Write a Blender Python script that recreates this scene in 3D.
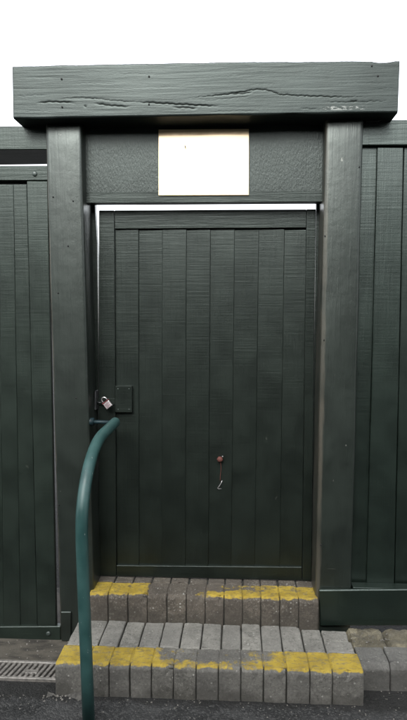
import bpy, bmesh, math, random
from mathutils import Vector, noise, Matrix

# ------------------------------------------------------------------ camera
sc = bpy.context.scene
for o in list(bpy.data.objects):
    bpy.data.objects.remove(o)
R = math.radians
F = 600.0                      # focal length in photo pixels (photo 407 x 720)
PITCH, YAW = R(4.0), R(3.15)
CAM = Vector((0.0, -2.93, 1.66))
cam = bpy.data.objects.new('camera', bpy.data.cameras.new('camera'))
sc.collection.objects.link(cam)
cam.location = CAM
cam.rotation_euler = (R(90) - PITCH, 0, YAW)
cam.data.sensor_fit = 'VERTICAL'
cam.data.sensor_height = 36.0
cam.data.lens = 36.0 * F / 720.0
cam.data.clip_start = 0.05
cam.data.clip_end = 2000
sc.camera = cam
sc.render.resolution_x, sc.render.resolution_y = 579, 1024

# ------------------------------------------------------------------ sky, sun, exposure
SUN_EL, SUN_AZ = R(40), R(-170)      # azimuth: 0 = +Y, clockwise; the veiled sun stands behind the camera, a little left
w = bpy.data.worlds.new('World')
sc.world = w
w.use_nodes = True
nt = w.node_tree
nt.nodes.clear()
out = nt.nodes.new('ShaderNodeOutputWorld')
bg = nt.nodes.new('ShaderNodeBackground')
sky = nt.nodes.new('ShaderNodeTexSky')
sky.sky_type = 'NISHITA'
sky.sun_disc = False
sky.sun_elevation = SUN_EL
sky.sun_rotation = SUN_AZ
sky.air_density = 1.0
sky.dust_density = 2.0
sky.ozone_density = 1.0
hsv = nt.nodes.new('ShaderNodeHueSaturation')      # overcast: hardly any blue left
hsv.inputs['Saturation'].default_value = 0.18
bg.inputs['Strength'].default_value = 0.15
nt.links.new(sky.outputs[0], hsv.inputs['Color'])
nt.links.new(hsv.outputs[0], bg.inputs['Color'])
nt.links.new(bg.outputs[0], out.inputs['Surface'])

sl = bpy.data.lights.new('sun', 'SUN')
sl.energy = 1.0
sl.angle = R(34)
sl.color = (0.94, 1.0, 0.975)
so = bpy.data.objects.new('sun', sl)
sc.collection.objects.link(so)
sdir = Vector((math.sin(SUN_AZ) * math.cos(SUN_EL), math.cos(SUN_AZ) * math.cos(SUN_EL), math.sin(SUN_EL)))
so.rotation_euler = sdir.to_track_quat('Z', 'Y').to_euler()
so.location = (0, 0, 8)

sc.view_settings.view_transform = 'Standard'
sc.view_settings.look = 'None'
sc.view_settings.exposure = 1.78
sc.view_settings.gamma = 1.0
sc.view_settings.use_curve_mapping = False

# ------------------------------------------------------------------ pixel -> world helpers
_fw = Vector((-math.sin(YAW) * math.cos(PITCH), math.cos(YAW) * math.cos(PITCH), -math.sin(PITCH)))
_rt = Vector((math.cos(YAW), math.sin(YAW), 0))
_up = _rt.cross(_fw)


def ray(px, py):
    return _fw + _rt * ((px - 203.5) / F) + _up * ((360.0 - py) / F)


def atY(px, py, Y):
    r = ray(px, py)
    return CAM + r * ((Y - CAM.y) / r.y)


def atZ(px, py, Z):
    r = ray(px, py)
    return CAM + r * ((Z - CAM.z) / r.z)


rnd = random.Random(7)

# ------------------------------------------------------------------ material helpers


class NB:
    def __init__(self, name):
        self.m = bpy.data.materials.new(name)
        self.m.use_nodes = True
        self.t = self.m.node_tree
        self.b = self.t.nodes['Principled BSDF']

    def n(self, typ, **kw):
        nd = self.t.nodes.new(typ)
        for k, v in kw.items():
            setattr(nd, k, v)
        return nd

    def link(self, a, b):
        self.t.links.new(a, b)

    def inp(self, sock, v):
        if hasattr(v, 'is_output'):
            self.link(v, sock)
        else:
            sock.default_value = v

    def math(self, op, a, b=None, c=None, clamp=False):
        nd = self.n('ShaderNodeMath', operation=op, use_clamp=clamp)
        self.inp(nd.inputs[0], a)
        if b is not None:
            self.inp(nd.inputs[1], b)
        if c is not None:
            self.inp(nd.inputs[2], c)
        return nd.outputs[0]

    def pos(self, scale=(1, 1, 1), per_object=True):
        g = self.n('ShaderNodeNewGeometry')
        src = g.outputs['Position']
        if per_object:
            oi = self.n('ShaderNodeObjectInfo')
            mul = self.n('ShaderNodeVectorMath', operation='MULTIPLY')
            cb = self.n('ShaderNodeCombineXYZ')
            for i in range(3):
                self.link(oi.outputs['Random'], cb.inputs[i])
            self.link(cb.outputs[0], mul.inputs[0])
            mul.inputs[1].default_value = (37.0, 53.0, 71.0)
            add = self.n('ShaderNodeVectorMath', operation='ADD')
            self.link(src, add.inputs[0])
            self.link(mul.outputs[0], add.inputs[1])
            src = add.outputs[0]
        sc_ = self.n('ShaderNodeVectorMath', operation='MULTIPLY')
        self.link(src, sc_.inputs[0])
        sc_.inputs[1].default_value = scale
        return sc_.outputs[0]

    def noise(self, vec, scale, detail=4, rough=0.55, dist=0.0):
        nd = self.n('ShaderNodeTexNoise')
        self.link(vec, nd.inputs['Vector'])
        nd.inputs['Scale'].default_value = scale
        nd.inputs['Detail'].default_value = detail
        nd.inputs['Roughness'].default_value = rough
        nd.inputs['Distortion'].default_value = dist
        return nd.outputs['Fac']

    def mr(self, v, a, b, c=0.0, d=1.0, smooth=True):
        nd = self.n('ShaderNodeMapRange')
        if smooth:
            nd.interpolation_type = 'SMOOTHSTEP'
        self.inp(nd.inputs['Value'], v)
        nd.inputs['From Min'].default_value = a
        nd.inputs['From Max'].default_value = b
        nd.inputs['To Min'].default_value = c
        nd.inputs['To Max'].default_value = d
        return nd.outputs[0]

    def mix(self, f, a, b):
        nd = self.n('ShaderNodeMix', data_type='RGBA')
        self.inp(nd.inputs[0], f)
        for s, v in ((nd.inputs[6], a), (nd.inputs[7], b)):
            if hasattr(v, 'is_output'):
                self.link(v, s)
            else:
                s.default_value = (*v, 1) if len(v) == 3 else v
        return nd.outputs[2]

    def bump(self, h, strength, dist, prev=None):
        nd = self.n('ShaderNodeBump')
        nd.inputs['Strength'].default_value = strength
        nd.inputs['Distance'].default_value = dist
        self.link(h, nd.inputs['Height'])
        if prev is not None:
            self.link(prev, nd.inputs['Normal'])
        return nd.outputs[0]


def obj_rand(nb):
    return nb.n('ShaderNodeObjectInfo').outputs['Random']


def paint(name, base, axis='z', grain=1.0, saw=0.0, rough=0.42, crack=0.0, chips=0.5, spec=0.5, tint=(0.90, 1.0, 0.945)):
    """old gloss paint over sawn timber; axis = grain direction"""
    nb = NB(name)
    if axis == 'z':
        gs = (60, 60, 3.0)
        ss = (2.5, 2.5, 95)
    else:
        gs = (3.0, 60, 60)
        ss = (95, 2.5, 2.5)
    pg = nb.pos(gs)
    p1 = nb.pos((1, 1, 1))
    g = nb.noise(pg, 1.0, 5, 0.6, 0.6)
    blot = nb.noise(p1, 6.0, 4, 0.6)
    fine = nb.noise(p1, 160.0, 3, 0.6)
    # colour: slow fade, chalky patches, chips
    dark = tuple(c * 0.72 for c in base)
    lite = tuple(c * 1.25 + 0.001 for c in base)
    col = nb.mix(nb.mr(blot, 0.3, 0.7), dark, lite)
    rv = obj_rand(nb)
    col = nb.mix(nb.math('MULTIPLY', rv, 0.2), col, tuple(c * 0.7 for c in base))
    chipn = nb.noise(nb.pos((1, 1, 0.6) if axis == 'z' else (0.6, 1, 1)), 34.0, 3, 0.55)
    chip = nb.math('MULTIPLY', nb.mr(chipn, 0.745, 0.77), chips, clamp=True)
    col = nb.mix(chip, col, (0.16, 0.16, 0.14))
    nb.link(col, nb.b.inputs['Base Color'])
    r = nb.math('ADD', nb.mr(blot, 0.2, 0.8, rough + 0.0, rough + 0.04), nb.math('MULTIPLY', fine, 0.06))
    nb.link(r, nb.b.inputs['Roughness'])
    nb.b.inputs['Specular IOR Level'].default_value = spec
    nb.b.inputs['Specular Tint'].default_value = (*tint, 1)
    nrm = nb.bump(g, 0.55 * grain, 0.004)
    if saw:
        s1 = nb.noise(nb.pos(ss), 1.0, 3, 0.65)
        s1 = nb.math('MULTIPLY', s1, nb.mr(nb.noise(p1, 4.0, 2), 0.35, 0.65, 0.75, 1.1))
        nrm = nb.bump(s1, 0.6 * saw, 0.004, nrm)
    if crack:
        wv = nb.n('ShaderNodeTexWave', wave_type='BANDS', bands_direction='Z', wave_profile='SIN')
        sv = nb.pos((0.16, 1.0, 1.0), per_object=False)
        nb.link(sv, wv.inputs['Vector'])
        wv.inputs['Scale'].default_value = 9.0
        wv.inputs['Distortion'].default_value = 7.5
        wv.inputs['Detail'].default_value = 3.0
        wv.inputs['Detail Scale'].default_value = 2.2
        wv.inputs['Detail Roughness'].default_value = 0.6
        cm = nb.noise(nb.pos((0.8, 3, 5), per_object=False), 1.6, 3)
        ck = nb.math('MULTIPLY', nb.mr(wv.outputs['Fac'], 0.86, 0.99), nb.mr(cm, 0.53, 0.63))
        nrm = nb.bump(nb.math('SUBTRACT', 1.0, ck), 0.9 * crack, 0.012, nrm)
        col2 = nb.mix(nb.math('MULTIPLY', ck, 0.75), col, (0.008, 0.01, 0.009))
        nb.link(col2, nb.b.inputs['Base Color'])
        nb._col = col2
    nrm = nb.bump(fine, 0.22, 0.001, nrm)
    nrm = nb.bump(blot, 0.12, 0.008, nrm)
    nb.link(nrm, nb.b.inputs['Normal'])
    nb._c = nb.b.inputs['Base Color'].links[0].from_socket
    return nb


M = {}
GREEN = (0.024, 0.036, 0.031)


def post_paint(name, x_hi, x_lo, w, amount):
    """post paint, rubbed through to pale timber along one arris (x_hi at z = 2.5, x_lo at z = 0.3)"""
    nb = paint(name, (0.0082, 0.0112, 0.0090), 'z', 0.6, 0, 0.325, 0, 0.8, 0.78, (0.93, 1.0, 0.945))
    g = nb.n('ShaderNodeNewGeometry')
    s = nb.n('ShaderNodeSeparateXYZ')
    nb.link(g.outputs['Position'], s.inputs[0])
    line = nb.mr(s.outputs[2], 0.3, 2.5, x_lo, x_hi, False)
    d = nb.math('ABSOLUTE', nb.math('SUBTRACT', s.outputs[0], line))
    wn = nb.noise(nb.pos((1, 1, 0.12), per_object=False), 60.0, 4, 0.65)
    m = nb.mr(nb.math('ADD', d, nb.math('MULTIPLY', nb.math('SUBTRACT', wn, 0.5), w * 1.6)), w * 0.35, w, 1, 0)
    m = nb.math('MULTIPLY', m, nb.mr(nb.noise(nb.pos((1, 1, 0.5), per_object=False), 5.0, 3), 0.3, 0.6, amount * 0.35, amount))
    nb.link(nb.mix(m, nb._c, (0.058, 0.051, 0.040)), nb.b.inputs['Base Color'])
    # dents, paint runs and scuffs
    run = nb.noise(nb.pos((1, 1, 0.07), per_object=False), 45.0, 3, 0.5)
    dent = nb.noise(nb.pos(per_object=False), 17.0, 3, 0.5)
    sc = nb.noise(nb.pos((0.25, 1, 1.6), per_object=False), 38.0, 4, 0.6)
    n0 = nb.b.inputs['Normal'].links[0].from_socket
    n1 = nb.bump(nb.mr(run, 0.55, 0.75), 0.3, 0.002, n0)
    n2 = nb.bump(dent, 0.18, 0.006, n1)
    n3 = nb.bump(nb.mr(sc, 0.69, 0.76), 0.16, 0.001, n2)
    nb.link(n3, nb.b.inputs['Normal'])
    c0 = nb.b.inputs['Base Color'].links[0].from_socket
    nb.link(nb.mix(nb.mr(sc, 0.71, 0.78, 0, 0.28), c0, (0.07, 0.072, 0.062)), nb.b.inputs['Base Color'])
    return nb.m


M['post_left'] = post_paint('paint_post_left', atY(45.5, 130, .005).x, atY(58.6, 577, .005).x, 0.009, 0.8)
M['post_right'] = post_paint('paint_post_right', atY(327.5, 130, .005).x, atY(317.5, 577, .005).x, 0.016, 0.8)
M['post'] = paint('paint_post', (0.0110, 0.0135, 0.0110), 'z', 0.4, 0, 0.30, 0, 1.0, 0.6).m
M['board'] = paint('paint_board', (0.0046, 0.0068, 0.0051), 'z', 0.65, 0.30, 0.305, 0, 0.12, 0.58).m
M['rail'] = paint('paint_rail', (0.0050, 0.0072, 0.0055), 'x', 0.6, 0.3, 0.30, 0, 0.5).m
M['stile'] = paint('paint_stile', (0.0050, 0.0072, 0.0055), 'z', 0.6, 0.4, 0.30, 0, 0.5).m
M['gate_board'] = paint('paint_gate_board', (0.0085, 0.0125, 0.0096), 'z', 0.65, 0.30, 0.305, 0, 0.12, 0.58).m
M['gate_rail'] = paint('paint_gate_rail', (0.0095, 0.0142, 0.0108), 'x', 0.5, 0.3, 0.30, 0, 0.4).m
M['fence_board'] = paint('paint_fence_board', (0.0034, 0.0066, 0.0046), 'z', 0.65, 0.26, 0.31, 0, 0.1, 0.78, (0.88, 1.0, 0.945)).m
M['fence_rail'] = paint('paint_fence_rail', (0.0038, 0.0078, 0.0055), 'x', 0.5, 0.3, 0.31, 0, 0.3, 0.78, (0.88, 1.0, 0.945)).m
# header panel: stippled sheet
nb = paint('paint_header', (0.012, 0.014, 0.0125), 'z', 0.5, 0, 0.31, 0, 0.2)
pst = nb.noise(nb.pos((1, 1, 0.4), per_object=False), 150.0, 4, 0.65)
nb.link(nb.bump(nb.mr(pst, 0.3, 0.7), 0.22, 0.0025, nb.b.inputs['Normal'].links[0].from_socket), nb.b.inputs['Normal'])
M['header'] = nb.m
# lintel, with open grain and flaking along its lower right edge
nb = paint('paint_lintel', (0.012, 0.0155, 0.0145), 'x', 0.6, 0.0, 0.28, 0, 0.5, 0.33)
gp = nb.n('ShaderNodeNewGeometry')
sx = nb.n('ShaderNodeSeparateXYZ')
nb.link(gp.outputs['Position'], sx.inputs[0])
cx0, cx1 = atY(318, 108, -.07).x, atY(369, 108, -.07).x
zc = atY(345, 108, -.07).z
fl = nb.math('MULTIPLY', nb.mr(sx.outputs[0], cx0, cx0 + .05), nb.mr(sx.outputs[0], cx1 - .05, cx1, 1, 0))
fz = nb.mr(nb.math('ABSOLUTE', nb.math('SUBTRACT', sx.outputs[2], zc)), 0.004, 0.012, 1, 0)
fn = nb.mr(nb.noise(nb.pos((1, 1, 2.5), per_object=False), 42.0, 3), 0.5, 0.56)
flake = nb.math('MULTIPLY', nb.math('MULTIPLY', fl, fz), fn)
at_ = nb.n('ShaderNodeAttribute', attribute_name='crack')
nb._c = nb.mix(nb.mr(at_.outputs['Fac'], 0.15, 0.6, 0, 0.9), nb._c, (0.004, 0.005, 0.004))
nb.link(nb.math('MULTIPLY', nb.mr(at_.outputs['Fac'], 0.15, 0.6, 1, 0.15), 0.33), nb.b.inputs['Specular IOR Level'])
nb.link(nb.mix(nb.math('MULTIPLY', flake, 0.7), nb._c, (0.24, 0.24, 0.225)), nb.b.inputs['Base Color'])
M['lintel'] = nb.m


def simple(name, col, rough=0.5, metal=0.0, var=0.25, bump=0.3, scale=40.0, spec=0.5):
    nb = NB(name)
    p = nb.pos()
    a = nb.noise(p, scale, 4, 0.6)
    c = nb.mix(nb.mr(a, 0.3, 0.7), tuple(x * (1 - var) for x in col), tuple(min(1, x * (1 + var)) for x in col))
    nb.link(c, nb.b.inputs['Base Color'])
    nb.b.inputs['Roughness'].default_value = rough
    nb.b.inputs['Metallic'].default_value = metal
    nb.b.inputs['Specular IOR Level'].default_value = spec
    nb.link(nb.bump(a, bump, 0.002), nb.b.inputs['Normal'])
    return nb.m


M['bolt'] = simple('painted_bolt', (0.035, 0.045, 0.04), 0.4)
M['teal_dark'] = simple('dark_teal_paint', (0.004, 0.014, 0.018), 0.55, 0, 0.3, 0.3, 40, 0.3)
M['hole'] = simple('old_hole', (0.006, 0.006, 0.006), 0.9)
M['steel'] = simple('zinc_steel', (0.42, 0.40, 0.40), 0.36, 0.9, 0.15)
M['darksteel'] = simple('dark_steel', (0.10, 0.10, 0.105), 0.4, 0.8)
M['red'] = simple('red_plastic', (0.10, 0.018, 0.02), 0.4)
M['rust'] = simple('rusty_iron', (0.085, 0.024, 0.017), 0.75, 0.1, 0.4, 0.8, 300)
M['label'] = simple('padlock_label', (0.27, 0.225, 0.23), 0.35, 0.0, 0.1)
M['ink'] = simple('padlock_ink', (0.10, 0.05, 0.06), 0.5)
M['grate'] = simple('galvanised_grate', (0.19, 0.175, 0.16), 0.55, 0.3, 0.35, 0.4, 60)
M['channel'] = simple('drain_channel', (0.015, 0.014, 0.013), 0.9)
M['fillet'] = simple('mortar_fillet', (0.060, 0.056, 0.050), 0.9, 0, 0.5, 0.9, 60)
M['mortar'] = simple('mortar', (0.020, 0.019, 0.015), 0.95, 0, 0.4, 0.8, 90)

# brass / pale metal sign plate
nb = NB('sign_metal')
p = nb.pos((1, 1, 1), per_object=False)
st = nb.noise(nb.pos((9, 1, 2), per_object=False), 3.0, 3)
nb.link(nb.mix(st, (0.93, 0.68, 0.40), (0.97, 0.78, 0.52)), nb.b.inputs['Base Color'])
nb.b.inputs['Metallic'].default_value = 0.2
nb.link(nb.mr(st, 0.3, 0.7, 0.10, 0.17), nb.b.inputs['Roughness'])
M['sign'] = nb.m

# teal handrail paint
nb = NB('handrail_paint')
p = nb.pos((1, 1, 0.7), per_object=False)
a = nb.noise(p, 14.0, 4)
sp = nb.mr(nb.noise(p, 75.0, 2), 0.70, 0.74)
c = nb.mix(nb.mr(a, 0.3, 0.7), (0.014, 0.044, 0.042), (0.024, 0.066, 0.062))
c = nb.mix(nb.math('MULTIPLY', sp, 0.65), c, (0.24, 0.26, 0.25))
nb.link(c, nb.b.inputs['Base Color'])
nb.link(nb.mr(a, 0.3, 0.7, 0.36, 0.52), nb.b.inputs['Roughness'])
nb.link(nb.bump(a, 0.25, 0.004), nb.b.inputs['Normal'])
M['rail_teal'] = nb.m

D0 = 0.165                       # face of the door frame
YF1, YM1, YB1 = -0.42, -0.266, -0.030   # lower step: front, back of nosing row, back of tread
ZT1 = 0.140
YF2, YM2, YB2 = -0.030, 0.112, 0.32     # upper step
ZT2 = 0.275


def concrete(name, yellow=None, base=(0.125, 0.118, 0.105), dz0=0.01):
    """worn concrete block; yellow = (z of chamfer foot, y of chamfer head, [(x, cover)...], slope)"""
    nb = NB(name)
    p = nb.pos()
    pw = nb.pos(per_object=False)
    big = nb.noise(pw, 6.0, 6, 0.65)
    fine = nb.noise(p, 105.0, 5, 0.8)
    mid = nb.noise(p, 34.0, 6, 0.7)
    c = nb.mix(nb.mr(big, 0.32, 0.68), tuple(x * 0.62 for x in base), tuple(x * 1.2 for x in base))
    c = nb.mix(nb.math('MULTIPLY', nb.mr(mid, 0.42, 0.66), 0.55), c, tuple(x * 0.5 for x in base))
    c = nb.mix(nb.mr(fine, 0.54, 0.66, 0, 0.7), c, (0.26, 0.248, 0.222))
    c = nb.mix(nb.mr(fine, 0.34, 0.46, 0.85, 0), c, (0.018, 0.016, 0.014))
    vo = nb.n('ShaderNodeTexVoronoi')
    nb.link(p, vo.inputs['Vector'])
    vo.inputs['Scale'].default_value = 70.0
    vs_ = nb.n('ShaderNodeSeparateColor')
    nb.link(vo.outputs['Color'], vs_.inputs[0])
    speck = nb.math('MULTIPLY', nb.mr(vs_.outputs[0], 0.93, 0.95), nb.mr(vo.outputs['Distance'], 0.22, 0.34, 1, 0))
    c = nb.mix(nb.math('MULTIPLY', speck, 0.8), c, (0.34, 0.33, 0.30))
    # splash dirt near the bottom edge of the risers, with a ragged outline
    gz = nb.n('ShaderNodeNewGeometry')
    zz = nb.n('ShaderNodeSeparateXYZ')
    nb.link(gz.outputs['Position'], zz.inputs[0])
    dirt = nb.mr(nb.math('ADD', zz.outputs[2], nb.math('MULTIPLY', nb.math('SUBTRACT', big, 0.5), 0.22)), dz0, dz0 + 0.05, 0.55, 0)
    c = nb.mix(dirt, c, (0.03, 0.027, 0.022))
    rv = obj_rand(nb)
    c = nb.mix(nb.math('MULTIPLY', rv, 0.5), c, tuple(x * 0.72 for x in (base[0], base[1] * 1.0, base[2] * 1.04)))
    h = nb.math('ADD', nb.math('MULTIPLY', fine, 0.5), mid)
    rough = 0.85
    if yellow:
        zf, yf, yh, cover = yellow
        g = nb.n('ShaderNodeNewGeometry')
        s = nb.n('ShaderNodeSeparateXYZ')
        nb.link(g.outputs['Position'], s.inputs[0])
        en = nb.noise(pw, 22.0, 4, 0.6)
        off = nb.math('MULTIPLY', nb.math('SUBTRACT', en, 0.5), 0.035)
        lo = nb.mr(nb.math('ADD', s.outputs[2], nb.math('MULTIPLY', off, 0.8)), zf - 0.010, zf - 0.005)
        hi = nb.mr(nb.math('ADD', s.outputs[1], off), yh - 0.012, yh - 0.002, 1, 0)
        x0, x1 = cover[0][0], cover[-1][0]
        cr = nb.n('ShaderNodeValToRGB')
        el = cr.color_ramp.elements
        for i, (x, v, lowv) in enumerate(cover):
            t = (x - x0) / (x1 - x0)
            e = el[i] if i < 2 else el.new(t)
            e.position = t
            e.color = (v, lowv, 0, 1)
        nb.link(nb.mr(s.outputs[0], x0, x1, 0, 1, False), cr.inputs[0])
        sc2 = nb.n('ShaderNodeSeparateColor')
        nb.link(cr.outputs[0], sc2.inputs[0])
        # cover in the upper half (R) and along the lower lip (G) of the band
        bandpos = nb.mr(nb.math('ADD', s.outputs[1], nb.math('MULTIPLY', off, 1.2)), yf + 0.035, yf + 0.075)
        mixv = nb.n('ShaderNodeMix', data_type='FLOAT')
        nb.link(bandpos, mixv.inputs[0])
        nb.link(sc2.outputs[1], mixv.inputs[2])
        nb.link(sc2.outputs[0], mixv.inputs[3])
        cov = mixv.outputs[0]
        wn = nb.math('ADD', nb.math('MULTIPLY', nb.noise(pw, 24.0, 5, 0.68), 0.75), nb.math('MULTIPLY', fine, 0.25))
        d = nb.math('SUBTRACT', nb.mr(cov, 0, 1, 0.22, 0.80, False), wn)
        yel = nb.math('MULTIPLY', nb.math('MULTIPLY', lo, hi), nb.mr(d, -0.07, 0.07))
        yc = nb.mix(nb.mr(nb.noise(pw, 16.0, 4), 0.3, 0.7), (0.25, 0.172, 0.020), (0.37, 0.265, 0.034))
        yc = nb.mix(nb.mr(mid, 0.52, 0.72, 0, 0.75), yc, (0.13, 0.098, 0.04))
        scr = nb.noise(nb.pos((0.5, 1.2, 1.2), per_object=False), 55.0, 5, 0.75)
        yel = nb.math('MULTIPLY', yel, nb.mr(scr, 0.36, 0.50, 0.35, 0.93))
        c = nb.mix(yel, c, yc)
    nb.link(c, nb.b.inputs['Base Color'])
    nb.b.inputs['Roughness'].default_value = rough
    nb.b.inputs['Specular IOR Level'].default_value = 0.3
    nb.link(nb.bump(h, 0.85, 0.005), nb.b.inputs['Normal'])
    return nb.m


def px1(p):
    return atY(p, 665, YF1).x


def px2(p):
    return atY(p, 590, YF2).x


M['step_low'] = concrete('lower_step_concrete', (ZT1, YF1, YM1, [
    (px1(50), .95, .95), (px1(132), .95, 1.0), (px1(150), .72, .9), (px1(162), .28, .60), (px1(215), .20, .47), (px1(240), .24, .52),
    (px1(262), .40, .74), (px1(288), .62, .97), (px1(312), .9, .95), (px1(370), .95, .95)]))
M['step_up'] = concrete('upper_step_concrete', (ZT2, YF2, YM2, [
    (px2(85), .85, 1.0), (px2(142), .85, 1.0), (px2(150), .1, .1), (px2(190), .05, .1), (px2(208), .25, .6), (px2(230), .35, .9),
    (px2(245), .5, 1.0), (px2(300), .6, 1.0), (px2(320), .95, 1.0)]), base=(0.095, 0.080, 0.064), dz0=0.17)
M['tread'] = concrete('tread_paver_concrete', None, (0.195, 0.186, 0.165), -0.2)  # greyer pavers, base also lightened to stand in for overhead sky light
M['kerb'] = concrete('kerb_concrete', None, (0.130, 0.125, 0.114), 0.06)
M['footing'] = concrete('footing_concrete', None, (0.17, 0.148, 0.10), 0.08)

# asphalt
nb = NB('asphalt')
p = nb.pos(per_object=False)
big = nb.noise(p, 3.4, 6, 0.68)
vor = nb.n('ShaderNodeTexVoronoi')
nb.link(p, vor.inputs['Vector'])
vor.inputs['Scale'].default_value = 120.0
fine = nb.noise(p, 210.0, 3, 0.7)
c = nb.mix(nb.mr(big, 0.35, 0.65), (0.017, 0.017, 0.017), (0.052, 0.0515, 0.051))
sc3 = nb.n('ShaderNodeSeparateColor')
nb.link(vor.outputs['Color'], sc3.inputs[0])
c = nb.mix(nb.math('MULTIPLY', nb.mr(sc3.outputs[0], 0.55, 1.0), 0.55), c, (0.10, 0.098, 0.095))
c = nb.mix(nb.mr(fine, 0.3, 0.45, 0.6, 0), c, (0.005, 0.005, 0.005))
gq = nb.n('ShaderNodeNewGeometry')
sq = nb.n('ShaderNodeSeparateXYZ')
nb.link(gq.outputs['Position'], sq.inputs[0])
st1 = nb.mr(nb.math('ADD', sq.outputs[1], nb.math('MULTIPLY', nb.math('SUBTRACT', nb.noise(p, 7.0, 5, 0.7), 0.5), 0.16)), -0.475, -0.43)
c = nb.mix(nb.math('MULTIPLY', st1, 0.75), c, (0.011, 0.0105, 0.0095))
nb.link(c, nb.b.inputs['Base Color'])
nb.b.inputs['Roughness'].default_value = 0.85
nb.b.inputs['Specular IOR Level'].default_value = 0.3
h = nb.math('ADD', nb.math('MULTIPLY', vor.outputs['Distance'], -1.2), fine)
nb.link(nb.bump(h, 0.9, 0.006), nb.b.inputs['Normal'])
M['asphalt'] = nb.m

# screed in front of the big gate
nb = NB('concrete_screed')
p = nb.pos(per_object=False)
big = nb.noise(nb.pos((1, 2.5, 1), per_object=False), 4.0, 5, 0.65)
fine = nb.noise(p, 120.0, 3, 0.7)
c = nb.mix(nb.mr(big, 0.40, 0.58), (0.022, 0.019, 0.015), (0.070, 0.061, 0.048))
c = nb.mix(nb.mr(fine, 0.3, 0.45, 0.5, 0), c, (0.02, 0.018, 0.016))
nb.link(c, nb.b.inputs['Base Color'])
nb.b.inputs['Roughness'].default_value = 0.8
nb.link(nb.bump(fine, 0.5, 0.004), nb.b.inputs['Normal'])
M['screed'] = nb.m
M['gravel'] = simple('gravel_bits', (0.14, 0.13, 0.115), 0.9, 0, 0.5, 0.5, 30)
M['leaf'] = simple('dead_leaf', (0.20, 0.12, 0.05), 0.8, 0, 0.4, 0.3, 30)

# ------------------------------------------------------------------ object helpers
COL = sc.collection


def thing(name, label, cat, loc=(0, 0, 0), group=None):
    o = bpy.data.objects.new(name, None)
    o.empty_display_size = 0.05
    COL.objects.link(o)
    o.location = loc
    o['label'] = label
    o['category'] = cat
    if group:
        o['group'] = group
    return o


def link_mesh(name, me, mat, parent=None):
    me.materials.append(mat)
    o = bpy.data.objects.new(name, me)
    COL.objects.link(o)
    if parent is not None:
        o.parent = parent
        # meshes are written in world metres: undo the parents' offsets
        off = Vector((0, 0, 0))
        q = parent
        while q is not None:
            off += q.location
            q = q.parent
        o.location = -off
    return o


def from_bm(name, bm, mat, parent=None, smooth=False):
    bmesh.ops.recalc_face_normals(bm, faces=bm.faces)
    me = bpy.data.meshes.new(name)
    bm.to_mesh(me)
    bm.free()
    if smooth:
        for f in me.polygons:
            f.use_smooth = True
    return link_mesh(name, me, mat, parent)


def prism_bm(front, y0, y1, bevel=0.0, segs=2, cut=0, wob=0.0, seed=0, front_off=None):
    """front: (x, z) polygon; y0 the near face, y1 the far face; front_off: y offset per near corner"""
    bm = bmesh.new()
    a = [bm.verts.new((x, y0 + (front_off[i] if front_off else 0), z)) for i, (x, z) in enumerate(front)]
    b = [bm.verts.new((x, y1, z)) for x, z in front]
    n = len(a)
    bm.faces.new(a)
    bm.faces.new(b[::-1])
    for i in range(n):
        bm.faces.new((a[i], b[i], b[(i + 1) % n], a[(i + 1) % n]))
    bmesh.ops.recalc_face_normals(bm, faces=bm.faces)
    if bevel:
        bmesh.ops.bevel(bm, geom=list(bm.edges), offset=bevel, segments=segs, profile=0.5, affect='EDGES')
    if cut:
        for ax in (0, 2):
            ext = [v.co[ax] for v in bm.verts]
            lo, hi = min(ext), max(ext)
            k = int((hi - lo) / cut)
            for i in range(1, k):
                c = lo + (hi - lo) * i / k
                pl = Vector((0, 0, 0))
                pl[ax] = c
                no = Vector((0, 0, 0))
                no[ax] = 1
                bmesh.ops.bisect_plane(bm, geom=list(bm.verts) + list(bm.edges) + list(bm.faces), plane_co=pl, plane_no=no)
    if wob:
        for v in bm.verts:
            q = v.co * 3.0 + Vector((seed * 7.3, seed * 3.1, 0))
            v.co += noise.noise_vector(q) * wob + noise.noise_vector(v.co * 17 + Vector((seed, 0, 0))) * wob * 0.35
    return bm


def quad(pts, Y):
    return [(atY(px, py, Y).x, atY(px, py, Y).z) for px, py in pts]


def board(name, pts, y0, y1, mat, parent, bevel=0.003, segs=1, cut=0, wob=0.0, seed=0, front_off=None, smooth=False, zmin=None):
    q = quad(pts, y0)
    if zmin is not None:
        q = [(x, max(z, zmin)) for x, z in q]
    return from_bm(name, prism_bm(q, y0, y1, bevel, segs, cut, wob, seed, front_off), mat, parent, smooth)


def cyl_bm(p0, p1, r, n=16, r1=None, bm=None):
    bm = bm or bmesh.new()
    p0, p1 = Vector(p0), Vector(p1)
    d = (p1 - p0).normalized()
    u = d.orthogonal().normalized()
    v = d.cross(u)
    r1 = r if r1 is None else r1
    A = [bm.verts.new(p0 + (u * math.cos(2 * math.pi * i / n) + v * math.sin(2 * math.pi * i / n)) * r) for i in range(n)]
    B = [bm.verts.new(p1 + (u * math.cos(2 * math.pi * i / n) + v * math.sin(2 * math.pi * i / n)) * r1) for i in range(n)]
    bm.faces.new(A[::-1])
    bm.faces.new(B)
    for i in range(n):
        bm.faces.new((A[i], A[(i + 1) % n], B[(i + 1) % n], B[i]))
    return bm


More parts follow.
